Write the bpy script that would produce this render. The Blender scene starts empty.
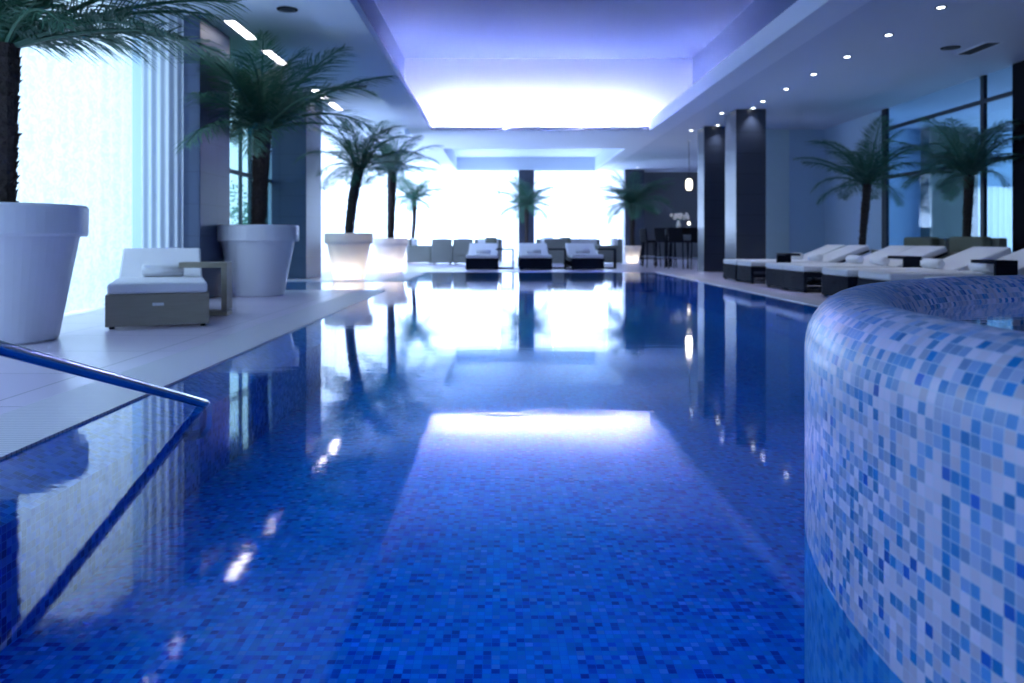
import bpy, bmesh, math, random
from mathutils import Vector, Matrix, Euler
C = bpy.context.scene.collection
sc = bpy.context.scene
PI = math.pi
random.seed(7)
H = 0.75            # camera height above the deck
F = 800.0           # focal length in pixels of the 1024 px wide frame
ZC = 3.42           # side ceiling height
ZB = 3.40           # ceiling band round the recess

# ------------------------------------------------------------------ helpers
def srgb(r, g, b):
    f = lambda v: (v/255/12.92) if v/255 <= .04045 else ((v/255+.055)/1.055)**2.4
    return (f(r), f(g), f(b), 1.0)

class MB:
    """collects boxes, tubes, lathes into one mesh"""
    def __init__(s): s.v = []; s.f = []; s.uv = []; s.mi = []; s.m = 0
    def add(s, vs, fs, uvs=None, mat=None):
        o = len(s.v)
        if mat is not None: vs = [mat @ Vector(p) for p in vs]
        s.v += [tuple(p) for p in vs]
        for i, f in enumerate(fs):
            s.f.append([o+k for k in f]); s.uv.append(uvs[i] if uvs else None); s.mi.append(s.m)
        return s
    def box(s, x0, y0, z0, x1, y1, z1, mat=None):
        vs = [(x0,y0,z0),(x1,y0,z0),(x1,y1,z0),(x0,y1,z0),(x0,y0,z1),(x1,y0,z1),(x1,y1,z1),(x0,y1,z1)]
        fs = [(0,3,2,1),(4,5,6,7),(0,1,5,4),(1,2,6,5),(2,3,7,6),(3,0,4,7)]
        uvs = []
        for f in fs:
            ps = [vs[k] for k in f]
            dx = max(p[0] for p in ps)-min(p[0] for p in ps); dy = max(p[1] for p in ps)-min(p[1] for p in ps); dz = max(p[2] for p in ps)-min(p[2] for p in ps)
            if dz == 0: uvs.append([(p[0],p[1]) for p in ps])
            elif dx == 0: uvs.append([(p[1],p[2]) for p in ps])
            else: uvs.append([(p[0],p[2]) for p in ps])
        return s.add(vs, fs, uvs, mat)
    def tube(s, pts, r, n=10, cap=True):
        pts = [Vector(p) for p in pts]
        rs = r if isinstance(r, (list, tuple)) else [r]*len(pts)
        vs = []; fs = []
        up = None
        for i, p in enumerate(pts):
            d = (pts[min(i+1, len(pts)-1)]-pts[max(i-1, 0)]).normalized()
            if up is None:
                up = d.orthogonal().normalized()
            up = (up-d*up.dot(d)).normalized(); sd = d.cross(up)
            for k in range(n):
                a = 2*PI*k/n
                vs.append(p+(up*math.cos(a)+sd*math.sin(a))*rs[i])
        for i in range(len(pts)-1):
            for k in range(n):
                k2 = (k+1) % n
                fs.append((i*n+k, i*n+k2, (i+1)*n+k2, (i+1)*n+k))
        if cap:
            fs.append(tuple(reversed(range(n)))); fs.append(tuple(range((len(pts)-1)*n, len(pts)*n)))
        return s.add(vs, fs)
    def lathe(s, prof, n=48, cx=0, cy=0, z0=0):
        vs = []; fs = []; uvs = []
        L = [0]
        for i in range(1, len(prof)): L.append(L[-1]+math.dist(prof[i], prof[i-1]))
        R = max(p[0] for p in prof)
        for r, z in prof:
            for k in range(n):
                a = 2*PI*k/n
                vs.append((cx+r*math.cos(a), cy+r*math.sin(a), z0+z))
        for i in range(len(prof)-1):
            for k in range(n):
                k2 = (k+1) % n
                fs.append((i*n+k, i*n+k2, (i+1)*n+k2, (i+1)*n+k))
                u0 = k/n*2*PI*R; u1 = (k+1)/n*2*PI*R
                uvs.append([(u0,L[i]),(u1,L[i]),(u1,L[i+1]),(u0,L[i+1])])
        return s.add(vs, fs, uvs)
    def build(s, name, mats, parent=None, smooth=False, bevel=0, seg=2, loc=None, subsurf=0):
        me = bpy.data.meshes.new(name)
        me.from_pydata(s.v, [], s.f)
        if any(u for u in s.uv):
            ul = me.uv_layers.new(name='UVMap')
            for p in me.polygons:
                u = s.uv[p.index]
                if u:
                    for li, c in zip(p.loop_indices, u): ul.data[li].uv = c
        if not isinstance(mats, (list, tuple)): mats = [mats]
        for m in mats: me.materials.append(m)
        for p in me.polygons:
            p.material_index = min(s.mi[p.index], len(mats)-1)
            p.use_smooth = bool(smooth)
        o = bpy.data.objects.new(name, me); C.objects.link(o)
        if parent is not None: o.parent = parent
        if loc: o.location = loc
        if bevel:
            b = o.modifiers.new('bevel', 'BEVEL'); b.width = bevel; b.segments = seg; b.limit_method = 'ANGLE'; b.angle_limit = .6
        if subsurf:
            b = o.modifiers.new('sub', 'SUBSURF'); b.levels = subsurf; b.render_levels = subsurf
        return o

def tag(o, label=None, cat=None, group=None, kind=None):
    if label: o['label'] = label
    if cat: o['category'] = cat
    if group: o['group'] = group
    if kind: o['kind'] = kind
    return o
def empty(name, loc=(0,0,0), rz=0):
    o = bpy.data.objects.new(name, None); C.objects.link(o); o.location = loc; o.rotation_euler = (0,0,rz); o.empty_display_size = .1
    return o
def copy_tree(o, parent=None):
    c = o.copy(); C.objects.link(c)
    if parent is not None: c.parent = parent
    for ch in list(o.children): copy_tree(ch, c)
    return c
def struct(name, mb, m, **k): return tag(mb.build(name, m, **k), kind='structure')
def X(px, Y): return (px-500)/F*Y          # pixel column at depth Y
def YF(py): return H*F/(py-240)            # depth of a floor point at pixel row py

# ------------------------------------------------------------------ materials
def newmat(name):
    m = bpy.data.materials.new(name); m.use_nodes = True
    nt = m.node_tree; nt.nodes.clear()
    out = nt.nodes.new('ShaderNodeOutputMaterial')
    return m, nt, out
def N(nt, t, **k):
    n = nt.nodes.new(t)
    for a, b in k.items(): setattr(n, a, b)
    return n
def pbsdf(nt, col=(.8,.8,.8,1), rough=.5, metal=0, spec=.5):
    p = N(nt, 'ShaderNodeBsdfPrincipled')
    p.inputs['Base Color'].default_value = col; p.inputs['Roughness'].default_value = rough
    p.inputs['Metallic'].default_value = metal; p.inputs['Specular IOR Level'].default_value = spec
    return p
def plain(name, col, rough=.5, metal=0, spec=.5, var=.06, scale=6, bump=0, bscale=60):
    m, nt, out = newmat(name)
    p = pbsdf(nt, col, rough, metal, spec)
    tc = N(nt, 'ShaderNodeTexCoord')
    ns = N(nt, 'ShaderNodeTexNoise'); ns.inputs['Scale'].default_value = scale; ns.inputs['Detail'].default_value = 3
    nt.links.new(tc.outputs['Object'], ns.inputs['Vector'])
    mx = N(nt, 'ShaderNodeMix', data_type='RGBA')
    mx.inputs[6].default_value = tuple(c*(1-var) for c in col[:3])+(1,)
    mx.inputs[7].default_value = tuple(min(1, c*(1+var)) for c in col[:3])+(1,)
    nt.links.new(ns.outputs['Fac'], mx.inputs[0]); nt.links.new(mx.outputs[2], p.inputs['Base Color'])
    if bump:
        n2 = N(nt, 'ShaderNodeTexNoise'); n2.inputs['Scale'].default_value = bscale
        nt.links.new(tc.outputs['Object'], n2.inputs['Vector'])
        b = N(nt, 'ShaderNodeBump'); b.inputs['Strength'].default_value = bump; b.inputs['Distance'].default_value = .01
        nt.links.new(n2.outputs['Fac'], b.inputs['Height']); nt.links.new(b.outputs['Normal'], p.inputs['Normal'])
    nt.links.new(p.outputs[0], out.inputs[0])
    return m
def emis(name, col, s):
    m, nt, out = newmat(name)
    e = N(nt, 'ShaderNodeEmission'); e.inputs[0].default_value = col; e.inputs[1].default_value = s
    nt.links.new(e.outputs[0], out.inputs[0]); return m

def mosaic(name, pitch, palette, grout, gw=.05, rough=.15, spec=.5, patch=0.0):
    """palette = [(share, colour)]; UV in metres"""
    m, nt, out = newmat(name)
    L = nt.links.new
    uv = N(nt, 'ShaderNodeUVMap'); uv.uv_map = 'UVMap'
    sc_ = N(nt, 'ShaderNodeVectorMath', operation='SCALE'); sc_.inputs[3].default_value = 1/pitch; L(uv.outputs[0], sc_.inputs[0])
    fl = N(nt, 'ShaderNodeVectorMath', operation='FLOOR'); L(sc_.outputs[0], fl.inputs[0])
    fr = N(nt, 'ShaderNodeVectorMath', operation='FRACTION'); L(sc_.outputs[0], fr.inputs[0])
    wn = N(nt, 'ShaderNodeTexWhiteNoise', noise_dimensions='2D'); L(fl.outputs[0], wn.inputs['Vector'])
    cr = N(nt, 'ShaderNodeValToRGB'); cr.color_ramp.interpolation = 'CONSTANT'
    els = cr.color_ramp.elements; t = 0
    tot = sum(p[0] for p in palette)
    for i, (sh, c) in enumerate(palette):
        if i < 2: e = els[i]; e.position = t/tot
        else: e = els.new(t/tot)
        e.color = c; t += sh
    L(wn.outputs['Value'], cr.inputs[0])
    # small per-tile tone shift
    off = N(nt, 'ShaderNodeVectorMath', operation='ADD'); off.inputs[1].default_value = (37.3, 11.7, 0); L(fl.outputs[0], off.inputs[0])
    wn2 = N(nt, 'ShaderNodeTexWhiteNoise', noise_dimensions='2D'); L(off.outputs[0], wn2.inputs['Vector'])
    mr = N(nt, 'ShaderNodeMapRange'); mr.inputs[3].default_value = .8; mr.inputs[4].default_value = 1.15; L(wn2.outputs['Value'], mr.inputs[0])
    vm = N(nt, 'ShaderNodeVectorMath', operation='SCALE'); L(cr.outputs[0], vm.inputs[0]); L(mr.outputs[0], vm.inputs[3])
    sb = N(nt, 'ShaderNodeVectorMath', operation='SUBTRACT'); sb.inputs[1].default_value = (.5,.5,.5); L(fr.outputs[0], sb.inputs[0])
    ab = N(nt, 'ShaderNodeVectorMath', operation='ABSOLUTE'); L(sb.outputs[0], ab.inputs[0])
    sp = N(nt, 'ShaderNodeSeparateXYZ'); L(ab.outputs[0], sp.inputs[0])
    mxm = N(nt, 'ShaderNodeMath', operation='MAXIMUM'); L(sp.outputs[0], mxm.inputs[0]); L(sp.outputs[1], mxm.inputs[1])
    gt = N(nt, 'ShaderNodeMath', operation='GREATER_THAN'); gt.inputs[1].default_value = .5-gw; L(mxm.outputs[0], gt.inputs[0])
    mx = N(nt, 'ShaderNodeMix', data_type='RGBA'); mx.inputs[7].default_value = grout
    L(gt.outputs[0], mx.inputs[0]); L(vm.outputs[0], mx.inputs[6])
    p = pbsdf(nt, rough=rough, spec=spec)
    L(mx.outputs[2], p.inputs['Base Color'])
    rr = N(nt, 'ShaderNodeMapRange'); rr.inputs[3].default_value = rough; rr.inputs[4].default_value = .7; L(gt.outputs[0], rr.inputs[0]); L(rr.outputs[0], p.inputs['Roughness'])
    bp = N(nt, 'ShaderNodeBump', invert=True); bp.inputs['Strength'].default_value = .35; bp.inputs['Distance'].default_value = .002
    L(gt.outputs[0], bp.inputs['Height'])
    # each tile leans a hair its own way
    L(bp.outputs[0], p.inputs['Normal'])
    L(p.outputs[0], out.inputs[0])
    return m

def schlick(nt, f0, normal=None):
    """reflectance that is the same from both sides of a thin surface"""
    L = nt.links.new
    lw = N(nt, 'ShaderNodeLayerWeight'); lw.inputs[0].default_value = .5
    if normal is not None: L(normal, lw.inputs['Normal'])
    pw = N(nt, 'ShaderNodeMath', operation='POWER'); pw.inputs[1].default_value = 5; L(lw.outputs['Facing'], pw.inputs[0])
    ma = N(nt, 'ShaderNodeMath', operation='MULTIPLY_ADD'); ma.inputs[1].default_value = 1-f0; ma.inputs[2].default_value = f0; L(pw.outputs[0], ma.inputs[0])
    return ma
def water_mat(name, tint, rough=.02, bump=.05, sx=1.2, sy=4.0, scale=1.5):
    m, nt, out = newmat(name); L = nt.links.new
    tc = N(nt, 'ShaderNodeTexCoord')
    mp = N(nt, 'ShaderNodeMapping'); mp.inputs['Scale'].default_value = (sx, sy, 1); L(tc.outputs['Object'], mp.inputs[0])
    ns = N(nt, 'ShaderNodeTexNoise'); ns.inputs['Scale'].default_value = scale; ns.inputs['Detail'].default_value = 3; ns.inputs['Roughness'].default_value = .55
    L(mp.outputs[0], ns.inputs['Vector'])
    b = N(nt, 'ShaderNodeBump'); b.inputs['Strength'].default_value = bump; b.inputs['Distance'].default_value = .02
    L(ns.outputs['Fac'], b.inputs['Height'])
    fr = schlick(nt, .02)
    gl = N(nt, 'ShaderNodeBsdfGlossy'); gl.inputs['Roughness'].default_value = rough; L(b.outputs[0], gl.inputs['Normal'])
    gl.inputs[0].default_value = (1,1,1,1)
    tr = N(nt, 'ShaderNodeBsdfTransparent'); tr.inputs[0].default_value = tint
    mx = N(nt, 'ShaderNodeMixShader'); L(fr.outputs[0], mx.inputs[0]); L(tr.outputs[0], mx.inputs[1]); L(gl.outputs[0], mx.inputs[2])
    L(mx.outputs[0], out.inputs[0]); return m

def glass_mat(name, tint=(.85,.95,.97,1), extra=0.03):
    m, nt, out = newmat(name); L = nt.links.new
    fr = schlick(nt, .04)
    ad = N(nt, 'ShaderNodeMath', operation='ADD'); ad.inputs[1].default_value = extra; L(fr.outputs[0], ad.inputs[0])
    gl = N(nt, 'ShaderNodeBsdfGlossy'); gl.inputs['Roughness'].default_value = .02
    tr = N(nt, 'ShaderNodeBsdfTransparent'); tr.inputs[0].default_value = tint
    mx = N(nt, 'ShaderNodeMixShader'); L(ad.outputs[0], mx.inputs[0]); L(tr.outputs[0], mx.inputs[1]); L(gl.outputs[0], mx.inputs[2])
    L(mx.outputs[0], out.inputs[0]); return m

def cloth_mat(name, colr, transl, lace=0.0):
    m, nt, out = newmat(name); L = nt.links.new
    tc = N(nt, 'ShaderNodeTexCoord')
    df = N(nt, 'ShaderNodeBsdfDiffuse'); tl = N(nt, 'ShaderNodeBsdfTranslucent')
    df.inputs[0].default_value = colr; tl.inputs[0].default_value = colr
    if lace:
        vo = N(nt, 'ShaderNodeTexNoise'); vo.inputs['Scale'].default_value = 14; vo.inputs['Detail'].default_value = 4; vo.inputs['Distortion'].default_value = 1.8
        L(tc.outputs['Object'], vo.inputs['Vector'])
        cr = N(nt, 'ShaderNodeValToRGB'); cr.color_ramp.elements[0].position = .42; cr.color_ramp.elements[1].position = .56
        cr.color_ramp.elements[0].color = tuple(c*(1-lace) for c in colr[:3])+(1,); cr.color_ramp.elements[1].color = colr
        L(vo.outputs['Fac'], cr.inputs[0]); L(cr.outputs[0], tl.inputs[0])
    mx = N(nt, 'ShaderNodeMixShader'); mx.inputs[0].default_value = transl
    L(df.outputs[0], mx.inputs[1]); L(tl.outputs[0], mx.inputs[2]); L(mx.outputs[0], out.inputs[0]); return m

def brick_mat(name, c1, c2, mortar, bw, bh, ms=.004, rough=.4, spec=.4, axes='xy', offset=0.0):
    """tile pattern in metres on the object's own axes"""
    m, nt, out = newmat(name); L = nt.links.new
    tc = N(nt, 'ShaderNodeTexCoord'); sp = N(nt, 'ShaderNodeSeparateXYZ'); L(tc.outputs['Object'], sp.inputs[0])
    cb = N(nt, 'ShaderNodeCombineXYZ')
    if axes == 'xy': L(sp.outputs[0], cb.inputs[0]); L(sp.outputs[1], cb.inputs[1])
    else:            # upright faces: x+y run together along the width, z up
        ad = N(nt, 'ShaderNodeMath', operation='ADD'); L(sp.outputs[0], ad.inputs[0]); L(sp.outputs[1], ad.inputs[1])
        L(ad.outputs[0], cb.inputs[0]); L(sp.outputs[2], cb.inputs[1])
    br = N(nt, 'ShaderNodeTexBrick'); br.offset = offset
    br.inputs['Scale'].default_value = 1; br.inputs['Brick Width'].default_value = bw; br.inputs['Row Height'].default_value = bh
    br.inputs['Mortar Size'].default_value = ms; br.inputs['Mortar Smooth'].default_value = .2
    br.inputs['Color1'].default_value = c1; br.inputs['Color2'].default_value = c2; br.inputs['Mortar'].default_value = mortar
    L(cb.outputs[0], br.inputs['Vector'])
    p = pbsdf(nt, rough=rough, spec=spec); L(br.outputs['Color'], p.inputs['Base Color'])
    L(p.outputs[0], out.inputs[0]); return m

def wood_mat(name, c1, c2, rough=.5):
    m, nt, out = newmat(name); L = nt.links.new
    tc = N(nt, 'ShaderNodeTexCoord'); mp = N(nt, 'ShaderNodeMapping'); mp.inputs['Scale'].default_value = (1.5, 14, 30); L(tc.outputs['Object'], mp.inputs[0])
    ns = N(nt, 'ShaderNodeTexNoise'); ns.inputs['Scale'].default_value = 3; ns.inputs['Detail'].default_value = 6; ns.inputs['Distortion'].default_value = .6; L(mp.outputs[0], ns.inputs['Vector'])
    mx = N(nt, 'ShaderNodeMix', data_type='RGBA'); mx.inputs[6].default_value = c1; mx.inputs[7].default_value = c2; L(ns.outputs['Fac'], mx.inputs[0])
    p = pbsdf(nt, rough=rough); L(mx.outputs[2], p.inputs['Base Color']); L(p.outputs[0], out.inputs[0]); return m

def wicker_mat(name, c1, c2, s=.02, spec=.4):
    m, nt, out = newmat(name); L = nt.links.new
    tc = N(nt, 'ShaderNodeTexCoord')
    ck = N(nt, 'ShaderNodeTexWave'); ck.bands_direction = 'Z'; ck.inputs['Scale'].default_value = 12; ck.inputs['Distortion'].default_value = 2.5; ck.inputs['Detail Scale'].default_value = 8
    L(tc.outputs['Object'], ck.inputs['Vector'])
    mx = N(nt, 'ShaderNodeMix', data_type='RGBA'); mx.inputs[6].default_value = c1; mx.inputs[7].default_value = c2; L(ck.outputs['Fac'], mx.inputs[0])
    p = pbsdf(nt, rough=.6, spec=spec); L(mx.outputs[2], p.inputs['Base Color'])
    b = N(nt, 'ShaderNodeBump'); b.inputs['Strength'].default_value = .5; b.inputs['Distance'].default_value = .005; L(ck.outputs['Fac'], b.inputs['Height']); L(b.outputs[0], p.inputs['Normal'])
    L(p.outputs[0], out.inputs[0]); return m

def leaf_mat(name, c1, c2):
    m, nt, out = newmat(name); L = nt.links.new
    oi = N(nt, 'ShaderNodeObjectInfo')
    mx = N(nt, 'ShaderNodeMix', data_type='RGBA'); mx.inputs[6].default_value = c1; mx.inputs[7].default_value = c2; L(oi.outputs['Random'], mx.inputs[0])
    p = pbsdf(nt, rough=.45); L(mx.outputs[2], p.inputs['Base Color'])
    tl = N(nt, 'ShaderNodeBsdfTranslucent'); L(mx.outputs[2], tl.inputs[0])
    ms = N(nt, 'ShaderNodeMixShader'); ms.inputs[0].default_value = .3; L(p.outputs[0], ms.inputs[1]); L(tl.outputs[0], ms.inputs[2])
    L(ms.outputs[0], out.inputs[0]); return m

M = {}
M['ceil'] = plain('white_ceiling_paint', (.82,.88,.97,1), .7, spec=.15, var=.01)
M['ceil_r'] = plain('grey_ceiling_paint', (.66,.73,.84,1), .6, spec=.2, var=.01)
M['ceil_end'] = plain('lit_recess_end_paint', (.52,.60,.78,1), .7, spec=.15, var=.01)  # recess paint kept lighter here so the lamp glow looks stronger
M['ceil_rec'] = plain('shaded_recess_paint', (.15,.20,.30,1), .7, spec=.15, var=.01)  # recess paint darkened to stand in for shade and weak bounce
M['wall'] = plain('pale_wall_paint', (.50,.66,.82,1), .6, var=.02)
M['wall_green'] = plain('pale_green_wall_paint', (.62,.76,.80,1), .6, var=.02)
M['wall_dark'] = plain('dark_grey_wall_paint', (.13,.145,.17,1), .6, var=.05)
M['olive'] = plain('olive_wall_paint', (.22,.23,.20,1), .7, var=.03)
M['deck'] = brick_mat('pale_stone_paving', (.70,.63,.78,1), (.74,.67,.81,1), (.32,.29,.38,1), 1.167, .9, .006, rough=.28, spec=.5)
M['pillar'] = brick_mat('dark_slate_cladding', (.028,.036,.062,1), (.036,.045,.075,1), (.010,.014,.026,1), 1.3, .42, .006, rough=.28, spec=.6, axes='z')
M['pillar_b'] = brick_mat('blue_grey_cladding', (.048,.078,.155,1), (.055,.086,.165,1), (.03,.05,.10,1), .62, .40, .004, rough=.42, spec=.45, axes='z')
M['pot'] = plain('white_plastic', (.78,.78,.84,1), .35, var=.01)
M['soil'] = plain('dark_soil', (.03,.022,.018,1), .95, var=.4, scale=40, bump=.8)
M['trunk'] = plain('fibrous_brown_bark', (.045,.032,.030,1), .9, var=.6, scale=25, bump=1, bscale=40)
M['leaf'] = leaf_mat('palm_leaf', (.035,.125,.085,1), (.08,.21,.13,1))
M['leaf2'] = leaf_mat('garden_leaf', (.06,.22,.14,1), (.14,.40,.25,1))
M['fabric'] = plain('white_towelling', (.80,.80,.84,1), .9, spec=.1, var=.02, bump=.15, bscale=200)
M['fabric_g'] = plain('grey_cushion_cloth', (.55,.55,.60,1), .9, spec=.1, var=.03, bump=.15, bscale=200)
M['cush_dark'] = plain('olive_cushion_cloth', (.16,.17,.13,1), .9, spec=.1, var=.03)
M['oak'] = wood_mat('grey_oak', (.24,.21,.16,1), (.36,.32,.25,1))
M['black'] = wicker_mat('black_wicker', (.006,.009,.018,1), (.012,.016,.030,1), spec=.03)
M['black_s'] = plain('black_lacquer', (.010,.011,.016,1), .8, spec=.05, var=.1)
M['wicker'] = wicker_mat('grey_wicker', (.13,.14,.125,1), (.24,.25,.22,1))
M['metal'] = plain('polished_steel', (.55,.58,.62,1), .14, metal=1, var=.02)
M['plate'] = plain('white_metal', (.80,.80,.82,1), .3, var=.01)
M['frame'] = plain('dark_blue_window_frame', (.010,.022,.045,1), .35, var=.05)
M['frame_t'] = plain('teal_window_frame', (.02,.07,.09,1), .35, var=.05)
M['dark'] = plain('dark_vent', (.03,.035,.05,1), .6, var=.05)
M['glass'] = glass_mat('clear_glass', extra=.02)
M['glass_r'] = glass_mat('tinted_glass', tint=(.72,.82,.90,1), extra=.0)
M['sheer'] = cloth_mat('sheer_white_voile', (.86,.90,.92,1), .75, lace=.22)
M['voile'] = cloth_mat('plain_white_voile', (.86,.90,.92,1), .75)
M['drape'] = cloth_mat('pleated_white_cloth', (.82,.85,.92,1), .85)
M['tube'] = emis('cove_tube', (.68,.62,1.0,1), 420)
M['slot'] = emis('slot_lamp', (.93,.90,1.0,1), 7)
M['lens'] = emis('downlight_lens', (.85,.92,1.0,1), 9)
M['pend'] = emis('pendant_glow', (1.0,.93,.75,1), 3)
S = srgb
M['pool'] = mosaic('blue_glass_mosaic', .025, [(30, S(10,156,240)), (22, S(20,172,246)), (14, S(5,134,234)), (12, S(0,90,220)), (8, S(0,45,190)), (8, S(90,160,250)), (6, S(160,180,252))], S(60,145,240), .04, rough=.3)
M['apron'] = mosaic('pale_blue_mosaic', .025, [(30, S(130,140,225)), (25, S(80,110,215)), (25, S(40,70,190)), (20, S(10,40,150))], S(150,160,225), .04, rough=.3)
M['tub'] = mosaic('white_and_blue_mosaic', .0222, [(40, S(190,186,214)), (17, S(152,166,208)), (17, S(118,150,204)), (14, S(72,136,200)), (9, S(10,118,192)), (3, S(0,90,190))], S(180,196,222), .035, rough=.30, spec=.6)
M['tub_in'] = plain('pale_tub_lining', (.55,.56,.62,1), .4, var=.03)
M['water'] = water_mat('pool_water', (.16,.77,1.0,1), rough=.045, bump=.03)
M['tubwater'] = water_mat('tub_water', (.85,.95,1.0,1), rough=.05, bump=.08)
M['grate'] = None
def grate():
    m, nt, out = newmat('slatted_overflow_grating'); L = nt.links.new
    tc = N(nt, 'ShaderNodeTexCoord'); sp = N(nt, 'ShaderNodeSeparateXYZ'); L(tc.outputs['Object'], sp.inputs[0])
    ml = N(nt, 'ShaderNodeMath', operation='MULTIPLY'); ml.inputs[1].default_value = 1/.03; L(sp.outputs[1], ml.inputs[0])
    fr = N(nt, 'ShaderNodeMath', operation='FRACT'); L(ml.outputs[0], fr.inputs[0])
    gt = N(nt, 'ShaderNodeMath', operation='GREATER_THAN'); gt.inputs[1].default_value = .78; L(fr.outputs[0], gt.inputs[0])
    mx = N(nt, 'ShaderNodeMix', data_type='RGBA'); mx.inputs[6].default_value = (.70,.68,.75,1); mx.inputs[7].default_value = (.42,.41,.50,1); L(gt.outputs[0], mx.inputs[0])
    p = pbsdf(nt, rough=.4); L(mx.outputs[2], p.inputs['Base Color']); L(p.outputs[0], out.inputs[0]); return m
M['grate'] = grate()

# ------------------------------------------------------------------ the setting
XL, XR = -1.72, 3.62          # pool sides
YN, YE = 0.9, 18.75           # pool ends
ZW = -.008                     # water level
ZP = -.47                     # pool bottom
BX, BY0, BY1 = -4.0, 12.0, 14.6   # side bay of the pool
# deck
b = MB()
b.box(-4.6,-3,-.25, XL-.42,BY0,0); b.box(-4.6,BY1,-.25, XL-.42,31.2,0)
b.box(XL-.42,YE,-.25, 13.2,31.2,0); b.box(XR+.33,-3,-.25, 13.2,YE,0); b.box(XL-.42,-3,-.25, XR+.33,YN,0)
b.box(-4.6,BY0,-.25,BX,BY1,0)
struct('floor', b, M['deck'])
b = MB(); b.box(XL-.42,YN,-.2, XL-.15,BY0,.002); b.box(XL-.42,BY1,-.2,XL-.15,YE,.002); b.box(XL-.15,YN,-.011, XL,BY0,.002); b.box(XL-.15,BY1,-.011,XL,YE,.002)
struct('trim_1', b, M['grate'])
b = MB(); b.box(XR,YN,-.011, XR+.15,YE,.002); b.box(XR+.15,YN,-.2, XR+.33,YE,.002)
struct('trim_2', b, M['grate'])
# pool shell
b = MB()
b.box(BX-.1,YN-.1,ZP-.1, XR+.1,YE+.1,ZP)
struct('floor_pool', b, M['pool'])
b = MB()
b.box(XL-.15,YN,ZP,XL-.001,BY0-.002,-.012); b.box(XL-.15,BY1+.002,ZP,XL-.001,YE,-.03); b.box(XR+.001,3.35,ZP,XR+.15,YE,-.03)
b.box(XL,YE+.001,ZP,XR,YE+.15,-.03); b.box(XL,YN-.15,ZP,XR,YN-.001,-.03)
b.box(BX-.15,BY0-.15,ZP,XL-.15,BY0-.002,-.03); b.box(BX-.15,BY1+.002,ZP,XL-.15,BY1+.15,-.03); b.box(BX-.15,BY0,ZP,BX-.001,BY1,-.03)
struct('wall_pool', b, M['pool'])
# sloping mosaic edge under the surface, left side
b = MB()
for (ya, yb) in ((YN,BY0),(BY1,YE)):
    n = 1
    b.add([(XL,ya,-.010),(XL+.24,ya,-.10),(XL+.24,yb,-.10),(XL,yb,-.010),(XL+.24,ya,-.47),(XL+.24,yb,-.47),(XL,ya,-.47),(XL,yb,-.47)],
          [(0,1,2,3),(1,4,5,2),(0,6,4,1),(3,2,5,7)],
          [[(0,ya),(.25,ya),(.25,yb),(0,yb)],[(.25,ya),(.62,ya),(.62,yb),(.25,yb)],[(0,0),(0,.4),(.25,.4),(.25,0)],[(0,0),(0.25,0),(.25,.4),(0,.4)]])
struct('trim_3', b, M['apron'])
# water
b = MB(); b.add([(XL,YN,ZW),(XR,YN,ZW),(XR,YE,ZW),(XL,YE,ZW),(XL,BY1,ZW),(XL,BY0,ZW),(BX,BY0,ZW),(BX,BY1,ZW)], [(0,1,2,3,4,5),(6,5,4,7)])
tag(b.build('pool_water', M['water']), 'still blue pool water mirroring the windows and ceiling', 'water', kind='stuff')

# ceilings
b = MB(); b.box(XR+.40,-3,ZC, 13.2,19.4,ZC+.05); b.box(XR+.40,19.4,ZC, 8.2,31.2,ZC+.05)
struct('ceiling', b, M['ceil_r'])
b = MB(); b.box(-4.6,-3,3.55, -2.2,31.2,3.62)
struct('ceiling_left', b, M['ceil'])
b = MB()                       # band round the recess, with the upstand that hides the cove lamps
b.box(-2.21,-3,ZB,-1.66,31.2,ZB+.08); b.box(3.64,-3,ZB,4.10,31.2,ZB+.08)
b.box(-2.21,-3,ZB+.08,-2.15,31.2,3.60); b.box(4.03,-3,ZB+.08,4.10,31.2,ZC+.10)
b.box(-1.66,19.4,ZB,3.64,20.25,ZB+.02); b.box(-1.66,20.25,ZB,3.64,23.2,ZB+.08); b.box(-1.66,30.7,ZB,3.64,31.2,ZB+.08); b.box(-1.66,-3,ZB,3.64,.7,ZB+.08); b.box(-1.66,.7,ZB,3.64,1.35,ZB+.02)
b.box(-1.72,1.0,ZB+.08,-1.66,19.4,ZB+.13); b.box(3.64,1.0,ZB+.08,3.70,19.4,ZB+.28); b.box(-1.66,19.4,ZB+.08,3.64,19.46,ZB+.10)
struct('ceiling_band', b, M['ceil'])
ZT = 5.32
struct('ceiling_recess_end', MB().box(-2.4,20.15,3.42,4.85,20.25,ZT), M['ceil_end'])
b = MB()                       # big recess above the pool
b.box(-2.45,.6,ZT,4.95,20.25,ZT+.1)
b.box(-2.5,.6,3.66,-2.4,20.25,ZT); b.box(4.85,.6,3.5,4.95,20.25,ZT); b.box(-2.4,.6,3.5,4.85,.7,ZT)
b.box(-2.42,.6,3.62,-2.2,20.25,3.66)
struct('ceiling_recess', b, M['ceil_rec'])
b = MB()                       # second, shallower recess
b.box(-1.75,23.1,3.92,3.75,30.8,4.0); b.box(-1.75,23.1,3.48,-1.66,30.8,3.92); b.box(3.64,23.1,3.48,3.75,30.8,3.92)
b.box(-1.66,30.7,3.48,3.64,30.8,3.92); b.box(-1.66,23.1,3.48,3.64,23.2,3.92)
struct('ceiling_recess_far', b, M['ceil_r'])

# walls
b = MB(); b.box(-4.6,31.2,0, 8.2,31.4,3.7); struct('wall_far_header', MB().box(-4.6,30.9,3.38,8.0,31.2,3.62), M['ceil'])
struct('wall_back', MB().box(-4.6,-3.2,0,13.2,-3.0,3.7), M['wall'])
struct('wall_far', MB().box(5.35,31.0,0,8.2,31.2,3.44), M['wall_dark'])
struct('wall_bar_side', MB().box(8.0,19.5,0,8.2,31.0,3.44), M['wall_dark'])
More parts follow.
